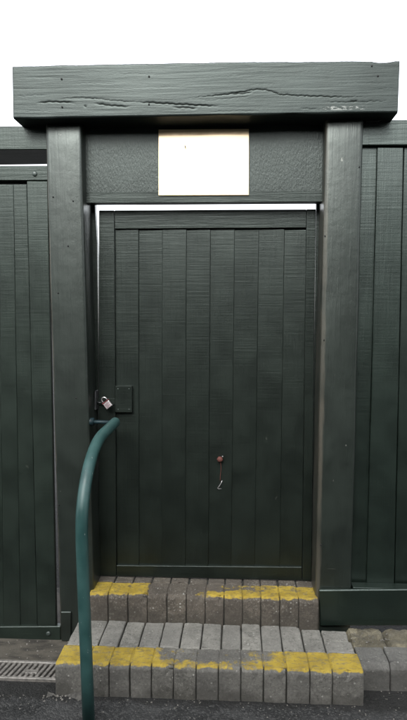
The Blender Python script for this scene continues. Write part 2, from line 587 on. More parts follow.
def tube_bm(path, r, n=20, bm=None, caps=True):
    bm = bm or bmesh.new()
    path = [Vector(p) for p in path]
    rings = []
    u = None
    for i, p in enumerate(path):
        d = (path[min(i + 1, len(path) - 1)] - path[max(i - 1, 0)]).normalized()
        if u is None:
            u = d.orthogonal().normalized()
        u = (u - d * u.dot(d)).normalized()
        v = d.cross(u)
        rr = r[i] if isinstance(r, (list, tuple)) else r
        rings.append([bm.verts.new(p + (u * math.cos(2 * math.pi * k / n) + v * math.sin(2 * math.pi * k / n)) * rr) for k in range(n)])
    for a, b in zip(rings, rings[1:]):
        for k in range(n):
            bm.faces.new((a[k], a[(k + 1) % n], b[(k + 1) % n], b[k]))
    if caps:
        bm.faces.new(rings[0][::-1])
        bm.faces.new(rings[-1])
    return bm


def bolt_head(name, px, py, Y, r, parent, mat=None, dome=0.006):
    c = atY(px, py, Y)
    bm = bmesh.new()
    n = 12
    rings = []
    for k, (rr, dy) in enumerate(((1.0, 0.0005), (0.98, -0.35), (0.75, -0.8), (0.35, -1.0))):
        rings.append([bm.verts.new((c.x + math.cos(2 * math.pi * i / n) * r * rr, c.y + dy * dome, c.z + math.sin(2 * math.pi * i / n) * r * rr)) for i in range(n)])
    for a, b in zip(rings, rings[1:]):
        for i in range(n):
            bm.faces.new((a[i], a[(i + 1) % n], b[(i + 1) % n], b[i]))
    bm.faces.new(rings[-1])
    bm.faces.new(rings[0][::-1])
    return from_bm(name, bm, mat or M['bolt'], parent, True)


# ------------------------------------------------------------------ ground
def ground():
    bm = bmesh.new()
    S = 900.0
    # fine sheet near the camera, coarse ring out to the horizon
    xs = [-S, -40, -8, -3] + [-3 + 6 * i / 60 for i in range(1, 60)] + [3, 8, 40, S]
    ys = [-S, -40, -8, -3] + [-3 + 3.5 * i / 40 for i in range(1, 40)] + [0.5, 8, 40, S]
    vs = {}
    for i, x in enumerate(xs):
        for j, y in enumerate(ys):
            z = -0.004
            if -2.9 < x < 2.9 and -2.9 < y < 0.4:
                z += noise.noise(Vector((x * 2.3, y * 2.3, 1.0))) * 0.006 - 0.003
            vs[i, j] = bm.verts.new((x, y, z))
    for i in range(len(xs) - 1):
        for j in range(len(ys) - 1):
            bm.faces.new((vs[i, j], vs[i + 1, j], vs[i + 1, j + 1], vs[i, j + 1]))
    o = from_bm('ground', bm, M['asphalt'])
    o['kind'] = 'structure'
    return o


ground()

# concrete threshold strip in front of the big gate, between gate and drain
YD0 = atZ(30, 679, 0.004).y
YD1 = atZ(30, 661, 0.004).y
XSL = px1(54)
bm = prism_bm([(-3.2, -0.05), (XSL + 0.05, -0.05), (XSL + 0.05, 0.006), (-3.2, 0.006)], YD1 + 0.004, 0.6, 0.003, 1)
o = from_bm('concrete_apron', bm, M['screed'])
o['kind'] = 'structure'

# ------------------------------------------------------------------ unseen boarded wall behind the photographer, sized to shade the lower gate
LANE_Y, LANE_H = -4.6, 3.5
lane = thing('unseen_shade_wall', 'unseen tall dark boarded wall across the lane, sized to shade the lower gate', 'wall', (0, LANE_Y, 0))
for i in range(60):
    xx = -9 + i * 0.3
    from_bm('board', prism_bm([(xx + .002, 0), (xx + .298, 0), (xx + .298, LANE_H), (xx + .002, LANE_H)], LANE_Y - 0.03, LANE_Y - (0.006 if i % 2 else 0.0), 0.0), M['board'], lane)
from_bm('capping', prism_bm([(-9.02, LANE_H), (9.02, LANE_H), (9.02, LANE_H + .04), (-9.02, LANE_H + .04)], LANE_Y - 0.06, LANE_Y + 0.03, 0.004, 1), M['rail'], lane)

# ------------------------------------------------------------------ gateway
YP = 0.005
YL = -0.070
gw = thing('timber_gateway', 'dark green painted timber door surround with two posts and heavy lintel', 'gateway', (-0.16, 0, 0))


def ground_px(px_top, py_top, px_bot, py_bot, Y, z):
    """continue a leaning edge down to height z on plane Y"""
    a, b = atY(px_top, py_top, Y), atY(px_bot, py_bot, Y)
    t = (z - a.z) / (b.z - a.z)
    q = a + (b - a) * t
    return (q.x, q.z)


ztl = atY(60, 124, YP).z + 0.01
# left post
lp = [ground_px(58.4, 577, 45, 130, YP, -0.02), ground_px(93.2, 577, 81, 130, YP, -0.02),
      ground_px(93.2, 577, 81, 130, YP, ztl), ground_px(58.4, 577, 45, 130, YP, ztl)]
from_bm('post', prism_bm(lp, YP, 0.215, 0.016, 4, 0.12, 0.0035, 3), M['post_left'], gw, True)
zpl = atY(340, 590, YP).z
rp = [ground_px(351.5, 585, 364.3, 130, YP, 0.0), ground_px(317.3, 585, 324.5, 130, YP, 0.0)]
rp = [ground_px(315.5, 585, 325.5, 130, YP, 0.0), ground_px(351.8, 585, 363.8, 130, YP, 0.0),
      ground_px(351.8, 585, 363.8, 130, YP, ztl), ground_px(315.5, 585, 325.5, 130, YP, ztl)]
from_bm('post', prism_bm(rp, YP, 0.215, 0.018, 4, 0.12, 0.0035, 5), M['post_right'], gw, True)
# small foot block against the left post
board('foot_block', [(60.5, 612), (71, 612), (71, 655), (61.5, 655)], YP - 0.012, YP - 0.001, M['post'], gw, 0.003, zmin=0.007)

# lintel
import numpy as np
CRACKS = [  # (points in photo pixels, half width, depth in m)
    ([(14, 96.3), (30, 95.6), (47, 95.2)], 0.5, 0.0022),
    ([(36, 102.8), (46, 101.9), (56, 101.6), (66, 102.2), (76, 102.9)], 1.3, 0.0045),
    ([(57, 100.2), (66, 98.4), (76, 97.5), (94, 98.4), (110, 100.4), (126, 101.6), (144, 102.4)], 0.7, 0.0035),
    ([(94, 103.7), (103, 104.5), (112, 105.6), (130, 107.0)], 1.3, 0.0045),
    ([(84, 105.2), (86.5, 107.2)], 1.6, 0.0035),
    ([(135, 102.0), (150, 102.6), (169, 103.8), (190, 104.8), (205, 105.6), (220, 106.2)], 0.95, 0.0065),
    ([(172, 107.0), (184, 107.6), (198, 108.2)], 1.5, 0.004),
    ([(187, 97.8), (204, 96.7), (221, 95.0), (236, 92.8), (250, 90.4), (260, 89.2), (266, 89.8), (274, 92.4), (281, 94.6), (306, 96.0), (341, 97.0), (371, 97.0)], 0.8, 0.0055),
    ([(230, 94.3), (241, 93.6), (253, 92.0)], 1.2, 0.004),
    ([(196, 101.0), (215, 100.0), (240, 97.6), (258, 94.6)], 0.6, 0.002),
    ([(324, 101.6), (340, 102.2), (357, 102.0), (375, 101.4), (390, 101.0)], 0.7, 0.0035),
    ([(350, 101.2), (358, 101.6)], 1.4, 0.004),
    ([(300, 108.5), (318, 109.0)], 0.8, 0.003),
    ([(20, 112.0), (40, 111.2), (58, 112.0)], 0.5, 0.0016),
    ([(210, 112.0), (240, 110.6), (262, 111.4)], 0.6, 0.002),
    ([(250, 85.0), (262, 83.5), (276, 84.5)], 0.5, 0.0018),
    ([(336, 84.0), (360, 82.6), (384, 83.2)], 0.5, 0.002), ([(374, 89.0), (386, 88.4), (397, 88.6)], 0.5, 0.002),
    ([(70, 84.0), (92, 83.0), (118, 84.2)], 0.45, 0.0013), ([(150, 88.0), (172, 87.0), (190, 87.4)], 0.45, 0.0013),
    ([(24, 78.0), (44, 77.2), (60, 77.8)], 0.45, 0.0012), ([(104, 74.5), (130, 73.6), (160, 74.2)], 0.45, 0.0013),
    ([(296, 72.0), (318, 71.0), (344, 71.4)], 0.45, 0.0014), ([(206, 77.0), (222, 76.2), (240, 76.6)], 0.45, 0.0013)]
NXL, NZL = 470, 74
U, V = np.meshgrid(np.linspace(0, 1, NXL + 1), np.linspace(0, 1, NZL + 1), indexing='ij')
PX = 13.4 + U * (397.6 - 13.2) + V * (12.2 - 13.2) * (1 - U) + V * (399.6 - 397.6) * U
PY = (118.8 + (112.6 - 118.8) * U) * (1 - V) + (66.0 + (60.6 - 66.0) * U - 1.2 * np.sin(np.pi * U)) * V
dep = np.zeros_like(U)
rs = np.random.RandomState(4)
for pts, wd, dp in CRACKS:
    L = sum(math.dist(p, q) for p, q in zip(pts, pts[1:]))
    done = 0.0
    best = np.full(U.shape, 1e9)
    tt = np.zeros_like(U)
    for p, q in zip(pts, pts[1:]):
        dx, dy = q[0] - p[0], q[1] - p[1]
        l2 = dx * dx + dy * dy
        t = np.clip(((PX - p[0]) * dx + (PY - p[1]) * dy) / l2, 0, 1)
        wig = 0.25 * np.sin(PX * 0.9 + p[1]) + 0.2 * np.sin(PX * 0.37 + 2)
        d = np.hypot(PX - p[0] - t * dx, PY - p[1] - t * dy + wig)
        m = d < best
        best = np.where(m, d, best)
        tt = np.where(m, (done + t * math.sqrt(l2)) / L, tt)
        done += math.sqrt(l2)
    env = np.clip(np.minimum(tt, 1 - tt) * 5, 0, 1) ** 0.6
    loc = wd * 0.60 * (0.45 + 0.55 * env)
    dep = np.maximum(dep, 0.34 * dp * env * np.exp(-(best / loc) ** 2))
bm = bmesh.new()
cl = bm.verts.layers.float.new('crack')
gv = {}
for i in range(NXL + 1):
    for j in range(NZL + 1):
        p = atY(PX[i, j], PY[i, j], YL)
        edge = min(j, NZL - j)
        y = p.y + dep[i, j] + (0.007 if edge == 0 else 0.0025 if edge == 1 else 0)
        y += noise.noise(Vector((p.x * 3, p.z * 3, 8))) * 0.003
        y += noise.noise(Vector((p.x * 5, p.z * 90, 3))) * 0.00022
        z = p.z
        if j >= NZL - 2:          # worn, slightly ragged top edge
            z += noise.noise(Vector((p.x * 9, 0, 5))) * 0.0022 + noise.noise(Vector((p.x * 60, 0, 5))) * 0.0010 - 0.007 * max(0.0, math.sin(math.pi * min(1.0, max(0.0, (PX[i, j] - 372) / 24.0))))
        if j <= 1:
            z += noise.noise(Vector((p.x * 6, 0, 9))) * 0.003
        gv[i, j] = bm.verts.new((p.x, y, z))
for i in range(NXL):
    for j in range(NZL):
        bm.faces.new((gv[i, j], gv[i + 1, j], gv[i + 1, j + 1], gv[i, j + 1]))
YLB = 0.20
ring = [gv[i, 0] for i in range(NXL + 1)] + [gv[NXL, j] for j in range(1, NZL + 1)] + [gv[i, NZL] for i in range(NXL - 1, -1, -1)] + [gv[0, j] for j in range(NZL - 1, 0, -1)]
back = [bm.verts.new((v.co.x, YLB, v.co.z)) for v in ring]
for k in range(len(ring)):
    bm.faces.new((ring[k], ring[(k + 1) % len(ring)], back[(k + 1) % len(ring)], back[k]))
bm.faces.new(back[::-1])
for k_, v in gv.items():
    v[cl] = float(dep[k_] / 0.0020)
lint = from_bm('lintel', bm, M['lintel'], gw, False)
for f in lint.data.polygons:
    f.use_smooth = len(f.vertices) == 4 and abs(f.normal.y) > 0.5
for px, py in ((61.5, 79), (62, 107), (149, 76.5), (149, 104.5), (372, 66), (378, 76)):
    bolt_head('nail_hole', px, py, YL - 0.001, 0.0045, lint, M['hole'], 0.003)
# splintered offcut under the lintel, right
board('timber_scrap', [(366, 121.5), (379, 121.5), (384, 117.5), (366, 117.5)], YP + 0.02, 0.15, M['post'], gw, 0.001)

# header panel, rail below it
YH = 0.082
board('header_panel', [(84, 194), (324, 193.5), (326, 112), (82, 112)], YH, YH + 0.02, M['header'], gw, 0.001)
hr = board('header_rail', [(85.5, 203.2), (323, 201.8), (323.5, 191.2), (85.2, 192.6)], YH - 0.008, YH + 0.05, M['rail'], gw, 0.002, 1, 0.08, 0.001, 2)
# door jambs (the left one leaves a tapering gap of daylight beside the door)
jl = quad([(83, 600), (98.15, 590), (98.2, 352), (97.7, 300), (97.1, 243), (95.2, 212), (94.7, 197), (84, 197)], D0 + 0.013)
from_bm('jamb', prism_bm(jl, D0 + 0.013, D0 + 0.05, 0.0), M['stile'], gw)
jr = quad([(311.6, 592), (326, 592), (328, 197), (316.4, 197)], D0 + 0.013)
from_bm('jamb', prism_bm(jr, D0 + 0.013, D0 + 0.05, 0.0), M['stile'], gw)
for px, py, par in ((53, 197, 0), (73, 201, 0), (68, 246, 0), (58, 293, 0), (325, 236, 0), (324, 340, 0), (359.5, 167, 0), (321, 545, 0), (59, 505, 0), (76, 398, 0)):
    bolt_head('nail_hole', px, py, YP - 0.0015, 0.0036, gw, M['hole'], 0.004)

# ------------------------------------------------------------------ door
door = thing('boarded_door', 'dark green boarded timber door closed at the top of the steps', 'door', (-0.17, D0 + 0.02, ZT2))
zdb = ZT2 + 0.006
YB = D0 + 0.012                         # board faces, behind the frame
jx = [114.5, 138.3, 162.3, 186.3, 210.3, 234.5, 258.8, 284.4, 306.3]
jb = [116.6, 138.8, 161.8, 185.0, 208.0, 231.0, 254.5, 279.5, 301.8]
for i in range(8):
    g = -0.22                                   # lapped edges: each board rides a little over its neighbour
    lap = 0.0055 + 0.002 * math.sin(i * 2.3)
    tp = 229.2 + (i % 2) * 0.5
    pts = [(jb[i] + g, 570), (jb[i + 1] - g, 570), (jx[i + 1] - g, tp), (jx[i] + g, tp)]
    o_ = 0.0015 * math.sin(i * 1.7)
    board('board', pts, YB, YB + 0.022, M['board'], door, 0.0028, 2, 0.2, 0.0010, i + 1, [lap + o_, o_, o_, lap + o_], zmin=zdb + 0.01)
board('back_board', [(113, 570), (307, 570), (308, 222), (113, 222)], YB + 0.0245, YB + 0.032, M['board'], door, 0, zmin=zdb + 0.01)
dl = 98.9
board('stile', [(98.7, 600), (116.4, 600), (114.3, 210.2), (98.9, 210.2)], D0, D0 + 0.045, M['stile'], door, 0.002, 1, 0.2, 0.0010, 21, zmin=zdb)
board('stile', [(302.2, 600), (311.2, 600), (315.9, 209.0), (306.6, 209.0)], D0, D0 + 0.045, M['stile'], door, 0.002, 1, 0.2, 0.0010, 22, zmin=zdb)
board('top_rail', [(114.6, 228.6), (306.3, 227.6), (306.5, 209.2), (114.4, 210.2)], D0 + 0.001, D0 + 0.04, M['rail'], door, 0.002, 1, 0.2, 0.001, 23)
board('bottom_rail', [(116.7, 600), (301.9, 600), (302.0, 567.2), (116.5, 565.5)], D0 + 0.001, D0 + 0.04, M['rail'], door, 0.002, 1, 0.2, 0.001, 24, zmin=zdb)
# lock plate on the stile and first board
lpz = board('lock_plate', [(114.8, 412.6), (132, 412.6), (132, 386), (114.8, 386)], D0 - 0.010, D0 + 0.018, M['rail'], door, 0.003, 1)
for px, py in ((118, 389), (129, 389), (118, 409.5), (129, 409.5)):
    bolt_head('screw', px, py, D0 - 0.0102, 0.0035, lpz, M['bolt'], 0.002)
# hasp: a strap from the plate across the gap, with staple
hasp = board('hasp', [(97, 405), (115.5, 405), (115.5, 398.5), (97, 398.5)], D0 - 0.006, D0 - 0.002, M['rail'], door, 0.001)
board('hasp_plate', [(94.3, 410), (96.0, 410), (96.0, 391), (94.6, 391)], D0 - 0.045, D0 + 0.004, M['darksteel'], door, 0.001)
c0 = atY(100.5, 402, D0 - 0.005)
pts = [c0 + Vector((0.014 * math.cos(t), -0.026 * math.sin(t), 0)) for t in [math.pi * k / 10 for k in range(11)]]
from_bm('staple', tube_bm(pts, 0.0032, 10), M['darksteel'], door, True)

# rusty knob with hanging wire and bright hook
kc = atY(220, 458.5, YB + 0.002)
bm = bmesh.new()
prof = [(0.000, 0.008), (-0.006, 0.008), (-0.010, 0.012), (-0.018, 0.0155), (-0.025, 0.0135), (-0.030, 0.007)]
n = 14
rings = [[bm.verts.new((kc.x + math.cos(2 * math.pi * i / n) * r * (1 + .12 * math.sin(3 * i)), kc.y + dy, kc.z + math.sin(2 * math.pi * i / n) * r)) for i in range(n)] for dy, r in prof]
for a, b in zip(rings, rings[1:]):
    for i in range(n):
        bm.faces.new((a[i], a[(i + 1) % n], b[(i + 1) % n], b[i]))
bm.faces.new(rings[-1])
bm.faces.new(rings[0][::-1])
knob = from_bm('knob', bm, M['rust'], door, True)
knob['label'] = 'small rust-red knob in the middle of the door'
bolt_head('knob_screw', 222.6, 456.6, D0 - 0.012, 0.004, knob, M['steel'], 0.004)
w0 = atY(220.3, 461, D0 - 0.004)
w1 = atY(220.8, 481, D0 + 0.006)
from_bm('wire', tube_bm([w0.lerp(w1, t) + Vector((math.sin(t * 5) * 0.003, 0, 0)) for t in [k / 10 for k in range(11)]], 0.0013, 8), M['rust'], knob, True)
h = [(222.2, 480.5), (221.2, 483.0), (219.2, 486.2), (217.4, 488.2), (218.6, 488.9), (221.5, 488.6)]
from_bm('hook', tube_bm([atY(a, b, D0 + 0.004) for a, b in h], [0.0015, 0.002, 0.0024, 0.0020, 0.0013, 0.001], 8), M['steel'], knob, True)

# ------------------------------------------------------------------ padlock
pc = atY(107.6, 404.3, D0 - 0.045)
pad = thing('padlock', 'small silver padlock with printed face and red band hanging from the hasp', 'padlock', pc)
ang = R(-37)
rot = Matrix.Rotation(-ang, 4, 'Y')


def pl(x, y, z):
    return pc + (rot @ Vector((x, y, z)))


def pad_box(name, x0, x1, y0, y1, z0, z1, mat, bev=0.002, parent=None):
    bm = prism_bm([(x0, z0), (x1, z0), (x1, z1), (x0, z1)], y0, y1, bev, 2)
    for v in bm.verts:
        v.co = pl(*v.co)
    return from_bm(name, bm, mat, parent or pad)


rot = Matrix.Rotation(R(-38), 4, 'Y')
body = pad_box('body', -0.019, 0.019, -0.009, 0.009, -0.020, 0.014, M['steel'], 0.003)
pad_box('face_print', -0.016, 0.016, -0.0102, -0.0092, -0.017, 0.009, M['label'], 0.0003, body)
for k, (a, b, z) in enumerate(((-.012, .010, .004), (-.012, .004, -.002), (-.010, .012, -.008), (-.012, .002, -.0135))):
    pad_box('print_line', a, b, -0.0109, -0.0103, z - .0011, z + .0011, M['ink'], 0.0, body)
pad_box('red_band', -0.0195, 0.0195, -0.0105, 0.0105, 0.0142, 0.020, M['red'], 0.0015)
pts = [(-0.0125, 0.016)] + [(-0.0125 * math.cos(t), 0.030 + 0.0125 * math.sin(t)) for t in [math.pi * k / 10 for k in range(11)]] + [(0.0125, 0.016)]
from_bm('shackle', tube_bm([pl(x, 0, z) for x, z in pts], 0.0034, 10), M['steel'], pad, True)

# ------------------------------------------------------------------ sign plate over the door
q = quad([(158.5, 195.4), (248.8, 195.0), (249.0, 128.5), (158.3, 129.0)], 0.066)
bm = prism_bm(q, 0.066, 0.0695, 0.0008, 1)
zb0 = min(v.co.z for v in bm.verts)
for v in bm.verts:                 # stands off at the foot, where it laps over the rail
    v.co.y += (v.co.z - zb0) * 0.024
sg = from_bm('sign_plate', bm, M['sign'])
bm = bmesh.new()
for (xa_, ya_), (xb_, yb_) in (((184.6, 144.6), (185.6, 149.2)),):
    p_, q_ = atY(xa_, ya_, 0.0645), atY(xb_, yb_, 0.0645)
    off = 0.024 * (p_.z - zb0)
    p_.y = q_.y = 0.0650 + off
    tube_bm([p_, p_.lerp(q_, .5) + Vector((.0012, 0, 0)), q_], [0.0010, 0.0026, 0.0008], 6, bm)
nk = from_bm('scratch', bm, M['hole'], sg)
sg['label'] = 'blank bright plate, blown white with an orange top edge, above the door'
sg['category'] = 'sign'

# ------------------------------------------------------------------ big gate to the left
YG = 0.012
gate = thing('timber_gate', 'tall dark green boarded gate left of the door post', 'gate', (-1.2, 0, 0))
XL = -262                           # carry on past the picture's left edge
board('top_rail', [(XL, 181.3), (48.0, 180.3), (47.4, 165.7), (XL, 166.3)], YG, YG + 0.03, M['gate_rail'], gate, 0.003, 1, 0.1, 0.001, 31)
board('bottom_rail', [(XL, 645.0), (60.6, 642), (60.3, 626.5), (XL, 628.5)], YG - 0.006, YG + 0.03, M['gate_rail'], gate, 0.003, 1, 0.1, 0.001, 32)
board('stile', [(37.5, 628), (56.0, 628), (47.4, 181), (26.6, 181)], YG + 0.001, YG + 0.03, M['gate_board'], gate, 0.003, 1, 0.15, 0.0012, 33)
NG = 20
tops = [-1.0 - 14.5 * k for k in range(NG - 2, 0, -1)] + [-1.0, 13.2, 26.6]
bots = [3.8 - 14.7 * k for k in range(NG - 2, 0, -1)] + [3.8, 20.4, 37.4]
for i in range(len(tops) - 1):
    d = 0.009 if i % 2 == 0 else 0.013
    board('board', [(bots[i] - .1, 632), (bots[i + 1] + .1, 632), (tops[i + 1] + .1, 184.5), (tops[i] - .1, 184.5)], YG + d, YG + 0.035, M['gate_board'], gate,
          0.003, 2, 0.2, 0.0015, 40 + i)
board('back_board', [(XL, 630), (50, 630), (50, 178), (XL, 178)], YG + 0.037, YG + 0.045, M['gate_board'], gate, 0)
bolt_head('bolt', 34.6, 173.8, YG - 0.0005, 0.013, gate, M['bolt'], 0.007)
bolt_head('bolt', 48.5, 633.5, YG - 0.0065, 0.012, gate, M['bolt'], 0.007)
# beam over the gate
beam = thing('timber_beam', 'horizontal green timber beam over the left gate, running behind the lintel', 'beam', (-1.3, 0.2, 2.5))
board('fascia', [(XL, 150.5), (60, 149.6), (60, 126.0), (XL, 126.8)], 0.06, 0.10, M['gate_rail'], beam, 0.004, 1, 0.1, 0.001, 51)
zs = atY(20, 150.3, 0.06).z
xs0, xs1 = atY(XL, 150, 0.06).x, atY(60, 150, 0.06).x
from_bm('soffit', prism_bm([(xs0, zs + 0.006), (xs1, zs + 0.006), (xs1, zs + 0.03), (xs0, zs + 0.03)], 0.1005, 0.358, 0.001, 1), M['gate_rail'], beam)

# ------------------------------------------------------------------ fence to the right
XR = 660
YQ = 0.065
fen = thing('timber_fence', 'dark green vertical board fence right of the door post', 'fence', (0.9, 0, 0))
board('top_rail', [(358, 145.3), (XR, 144.6), (XR, 119.0), (358, 119.9)], YQ - 0.012, YQ + 0.03, M['fence_rail'], fen, 0.004, 1, 0.1, 0.0012, 61)
ft = [356, 377.3, 403.8]
fb = [345, 366.2, 394.2]
while ft[-1] < XR - 30:
    st_ = 16 if len(ft) % 2 else 27
    ft.append(ft[-1] + st_)
    fb.append(fb[-1] + st_)
for i in range(len(ft) - 1):
    y0 = YQ + (0.016 if i % 2 == 0 else 0.0)
    board('board', [(fb[i] + .3, 596), (fb[i + 1] - .3, 596), (ft[i + 1] - .3, 146.5 if i % 2 == 0 else 147.5), (ft[i] + .3, 146.5 if i % 2 == 0 else 147.5)], y0, YQ + 0.034, M['fence_board'], fen,
          0.002, 1, 0.2, 0.0015, 70 + i)
board('back_board', [(345, 596), (XR - 34, 596), (XR - 24, 140), (350, 140)], YQ + 0.036, YQ + 0.044, M['fence_board'], fen, 0)
board('plinth_board', [(320.5, 626.2), (XR, 625.2), (XR, 587.5), (318.8, 590.2)], YP - 0.022, YP - 0.002, M['fence_rail'], fen, 0.004, 1, 0.1, 0.001, 81)
# ledge closing the space between plinth board and boards
zl = atY(370, 589, YP - 0.022).z
xa, xb = atY(353, 589, YP).x, atY(XR, 589, YP).x
from_bm('ledge', prism_bm([(xa, zl - 0.03), (xb, zl - 0.03), (xb, zl - 0.004), (xa, zl - 0.004)], YP - 0.0015, YQ - 0.0005, 0.001, 1), M['fence_rail'], fen)

# ------------------------------------------------------------------ steps


def block_bm(x0, x1, yf, yb, z0, zc, zt, ch, seed, split=None):
    rr = random.Random(seed)
    prof = [(yf, z0), (yf, zc), (yf + ch, zt), (yb, zt), (yb, z0)]
    bm = bmesh.new()
    a = [bm.verts.new((x0, y, z)) for y, z in prof]
    b = [bm.verts.new((x1, y, z)) for y, z in prof]
    n = len(prof)
    bm.faces.new(a)
    bm.faces.new(b[::-1])
    for i in range(n):
        bm.faces.new((a[i], b[i], b[(i + 1) % n], a[(i + 1) % n]))
    bmesh.ops.recalc_face_normals(bm, faces=bm.faces)
    bmesh.ops.bevel(bm, geom=list(bm.edges), offset=0.0055, segments=2, profile=0.5, affect='EDGES')
    bmesh.ops.subdivide_edges(bm, edges=[e for e in bm.edges if e.calc_length() > 0.05], cuts=5, use_grid_fill=True)
    dx, dy, dz, tw, tl = rr.uniform(-.0012, .0012), rr.uniform(-.003, .003), rr.uniform(-.0025, .0025), rr.uniform(-.006, .006), rr.uniform(-.012, .012)
    cx, cy = (x0 + x1) / 2, (yf + yb) / 2
    for v in bm.verts:
        q = v.co.copy()
        v.co += noise.noise_vector(q * 24 + Vector((seed * 3.7, 0, 0))) * 0.0018 + noise.noise_vector(q * 75 + Vector((seed * 1.9, 0, 4))) * 0.0011
        ex = min(abs(q.x - x0), abs(q.x - x1))
        if q.z > zt - 0.02 and ex < 0.008:
            ck = noise.noise(Vector((q.x * 9, q.y * 38, seed * 2.3)))
            if ck > 0.25:
                v.co.z -= (ck - 0.25) * 0.014
        if q.z > zc - 0.006 and q.y < yf + ch + 0.004:
            ck = noise.noise(Vector((q.x * 33, seed * 1.3, 7.7)))
            if ck > 0.2:
                v.co.y += (ck - 0.2) * 0.016
                v.co.z -= (ck - 0.2) * 0.010
        v.co.x += dx + (q.y - cy) * tw
        v.co.y += dy - (q.x - cx) * tw
        v.co.z += (dz + (q.x - cx) * tl) if q.z > z0 + 0.02 else 0
    return bm


low = thing('block_step', 'lower and wider step of concrete blocks with worn yellow edge', 'step', ((px1(54) + px1(366)) / 2, -0.26, 0), 'concrete block steps')
fx = [55.5, 87.0, 109.0, 129.8, 151.0, 173.2, 195.9, 218.5, 241.0, 263.7, 286.3, 309.8, 332.4, 364.0]
X1 = [atY(p, 690, YF1).x for p in fx]
for i in range(13):
    a, b = X1[i] + (0.0018 if i else 0), X1[i + 1] - (0.0018 if i < 12 else 0)
    from_bm('nosing_block', block_bm(a, b, YF1, YM1 - 0.002, -0.02, ZT1 - 0.016, ZT1, 0.014, 100 + i), M['step_low'], low)
tx = [69.5, 95.4, 116.0, 136.6, 158.0, 179.0, 200.2, 221.0, 241.4, 262.2, 283.2, 305.0, 326.0, 353.0]
XT = [atZ(p, 650, ZT1).x for p in tx]
XT[0], XT[-1] = X1[0] + 0.004, X1[-1] - 0.006
for i in range(13):
    a, b = XT[i] + (0.0032 if i else 0), XT[i + 1] - (0.0032 if i < 12 else 0)
    if i == 12:                     # cut to fit at the end
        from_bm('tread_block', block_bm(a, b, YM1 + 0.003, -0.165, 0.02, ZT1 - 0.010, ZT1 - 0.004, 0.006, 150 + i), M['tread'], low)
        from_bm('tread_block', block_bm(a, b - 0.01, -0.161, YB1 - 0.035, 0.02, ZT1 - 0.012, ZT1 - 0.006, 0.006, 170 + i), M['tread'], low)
    else:
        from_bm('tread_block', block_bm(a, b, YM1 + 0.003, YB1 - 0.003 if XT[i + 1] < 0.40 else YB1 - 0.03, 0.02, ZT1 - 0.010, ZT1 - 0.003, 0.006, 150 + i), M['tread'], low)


def core(x0, x1, y0, y1, z0, z1, mat, parent):
    return from_bm('mortar', prism_bm([(x0, z0), (x1, z0), (x1, z1), (x0, z1)], y0, y1), mat, parent)


# mortar showing in the joints
core(X1[0] + .03, X1[-1] - .03, YF1 + .012, YF1 + .03, -0.02, ZT1 - .014, M['mortar'], low)
core(X1[0] + .03, X1[-1] - .03, YF1 + .0305, YM1 - .004, -0.02, ZT1 - .0045, M['step_low'], low)
core(X1[0] + .03, X1[-1] - .03, YM1 - .0035, YB1 - .036, -0.02, ZT1 - .016, M['mortar'], low)

up = thing('block_step', 'upper narrow step of concrete blocks directly under the door', 'step', ((px2(90) + px2(318)) / 2, 0.03, ZT1), 'concrete block steps')
ux = [89.5, 108.2, 127.8, 147.2, 167.0, 186.2, 205.4, 224.0, 242.5, 261.0, 279.6, 298.8, 318.6]
X2 = [atY(p, 612, YF2).x for p in ux]
nU = len(X2) - 1
for i in range(nU):
    a, b = X2[i] + (0.0016 if i else 0), X2[i + 1] - (0.0016 if i < nU - 1 else 0)
    from_bm('nosing_block', block_bm(a, b, YF2, YM2 - 0.002, 0.10, ZT2 - 0.016, ZT2, 0.014, 200 + i), M['step_up'], up)
    from_bm('tread_block', block_bm(a + .004 * (i > 0), b, YM2 + 0.002, YB2, 0.10, ZT2 - 0.008, ZT2 - 0.002, 0.006, 230 + i), M['step_up'], up)
core(X2[0] + .02, X2[-1] - .02, YF2 + .010, YF2 + .028, 0.10, ZT2 - .014, M['mortar'], up)
core(X2[0] + .02, X2[-1] - .02, YF2 + .0285, YM2 - .004, 0.10, ZT2 - .0045, M['step_up'], up)
core(X2[0] + .02, X2[-1] - .02, YM2 - .0035, YB2 - .01, 0.10, ZT2 - .012, M['mortar'], up)

# mortar smeared along the foot of the lower step
bm = bmesh.new()
nx, ny = 90, 8
gv = {}
for i in range(nx + 1):
    for j in range(ny + 1):
        x = X1[0] - 0.035 + 0.40 * i / nx
        y = YF1 + 0.004 - 0.055 * j / ny
        h_ = noise.noise(Vector((x * 14, y * 20, 4.0))) * 0.9 + 0.42 - (j / ny) * 0.95 - max(0, (x - X1[0] - 0.10)) * 2.2
        gv[i, j] = bm.verts.new((x, y, -0.016 + max(-0.004, min(0.024, h_ * 0.028)) + noise.noise(Vector((x * 70, y * 70, 2))) * 0.002))
for i in range(nx):
    for j in range(ny):
        bm.faces.new((gv[i, j], gv[i + 1, j], gv[i + 1, j + 1], gv[i, j + 1]))
from_bm('mortar_fillet', bm, M['fillet'], low, True)

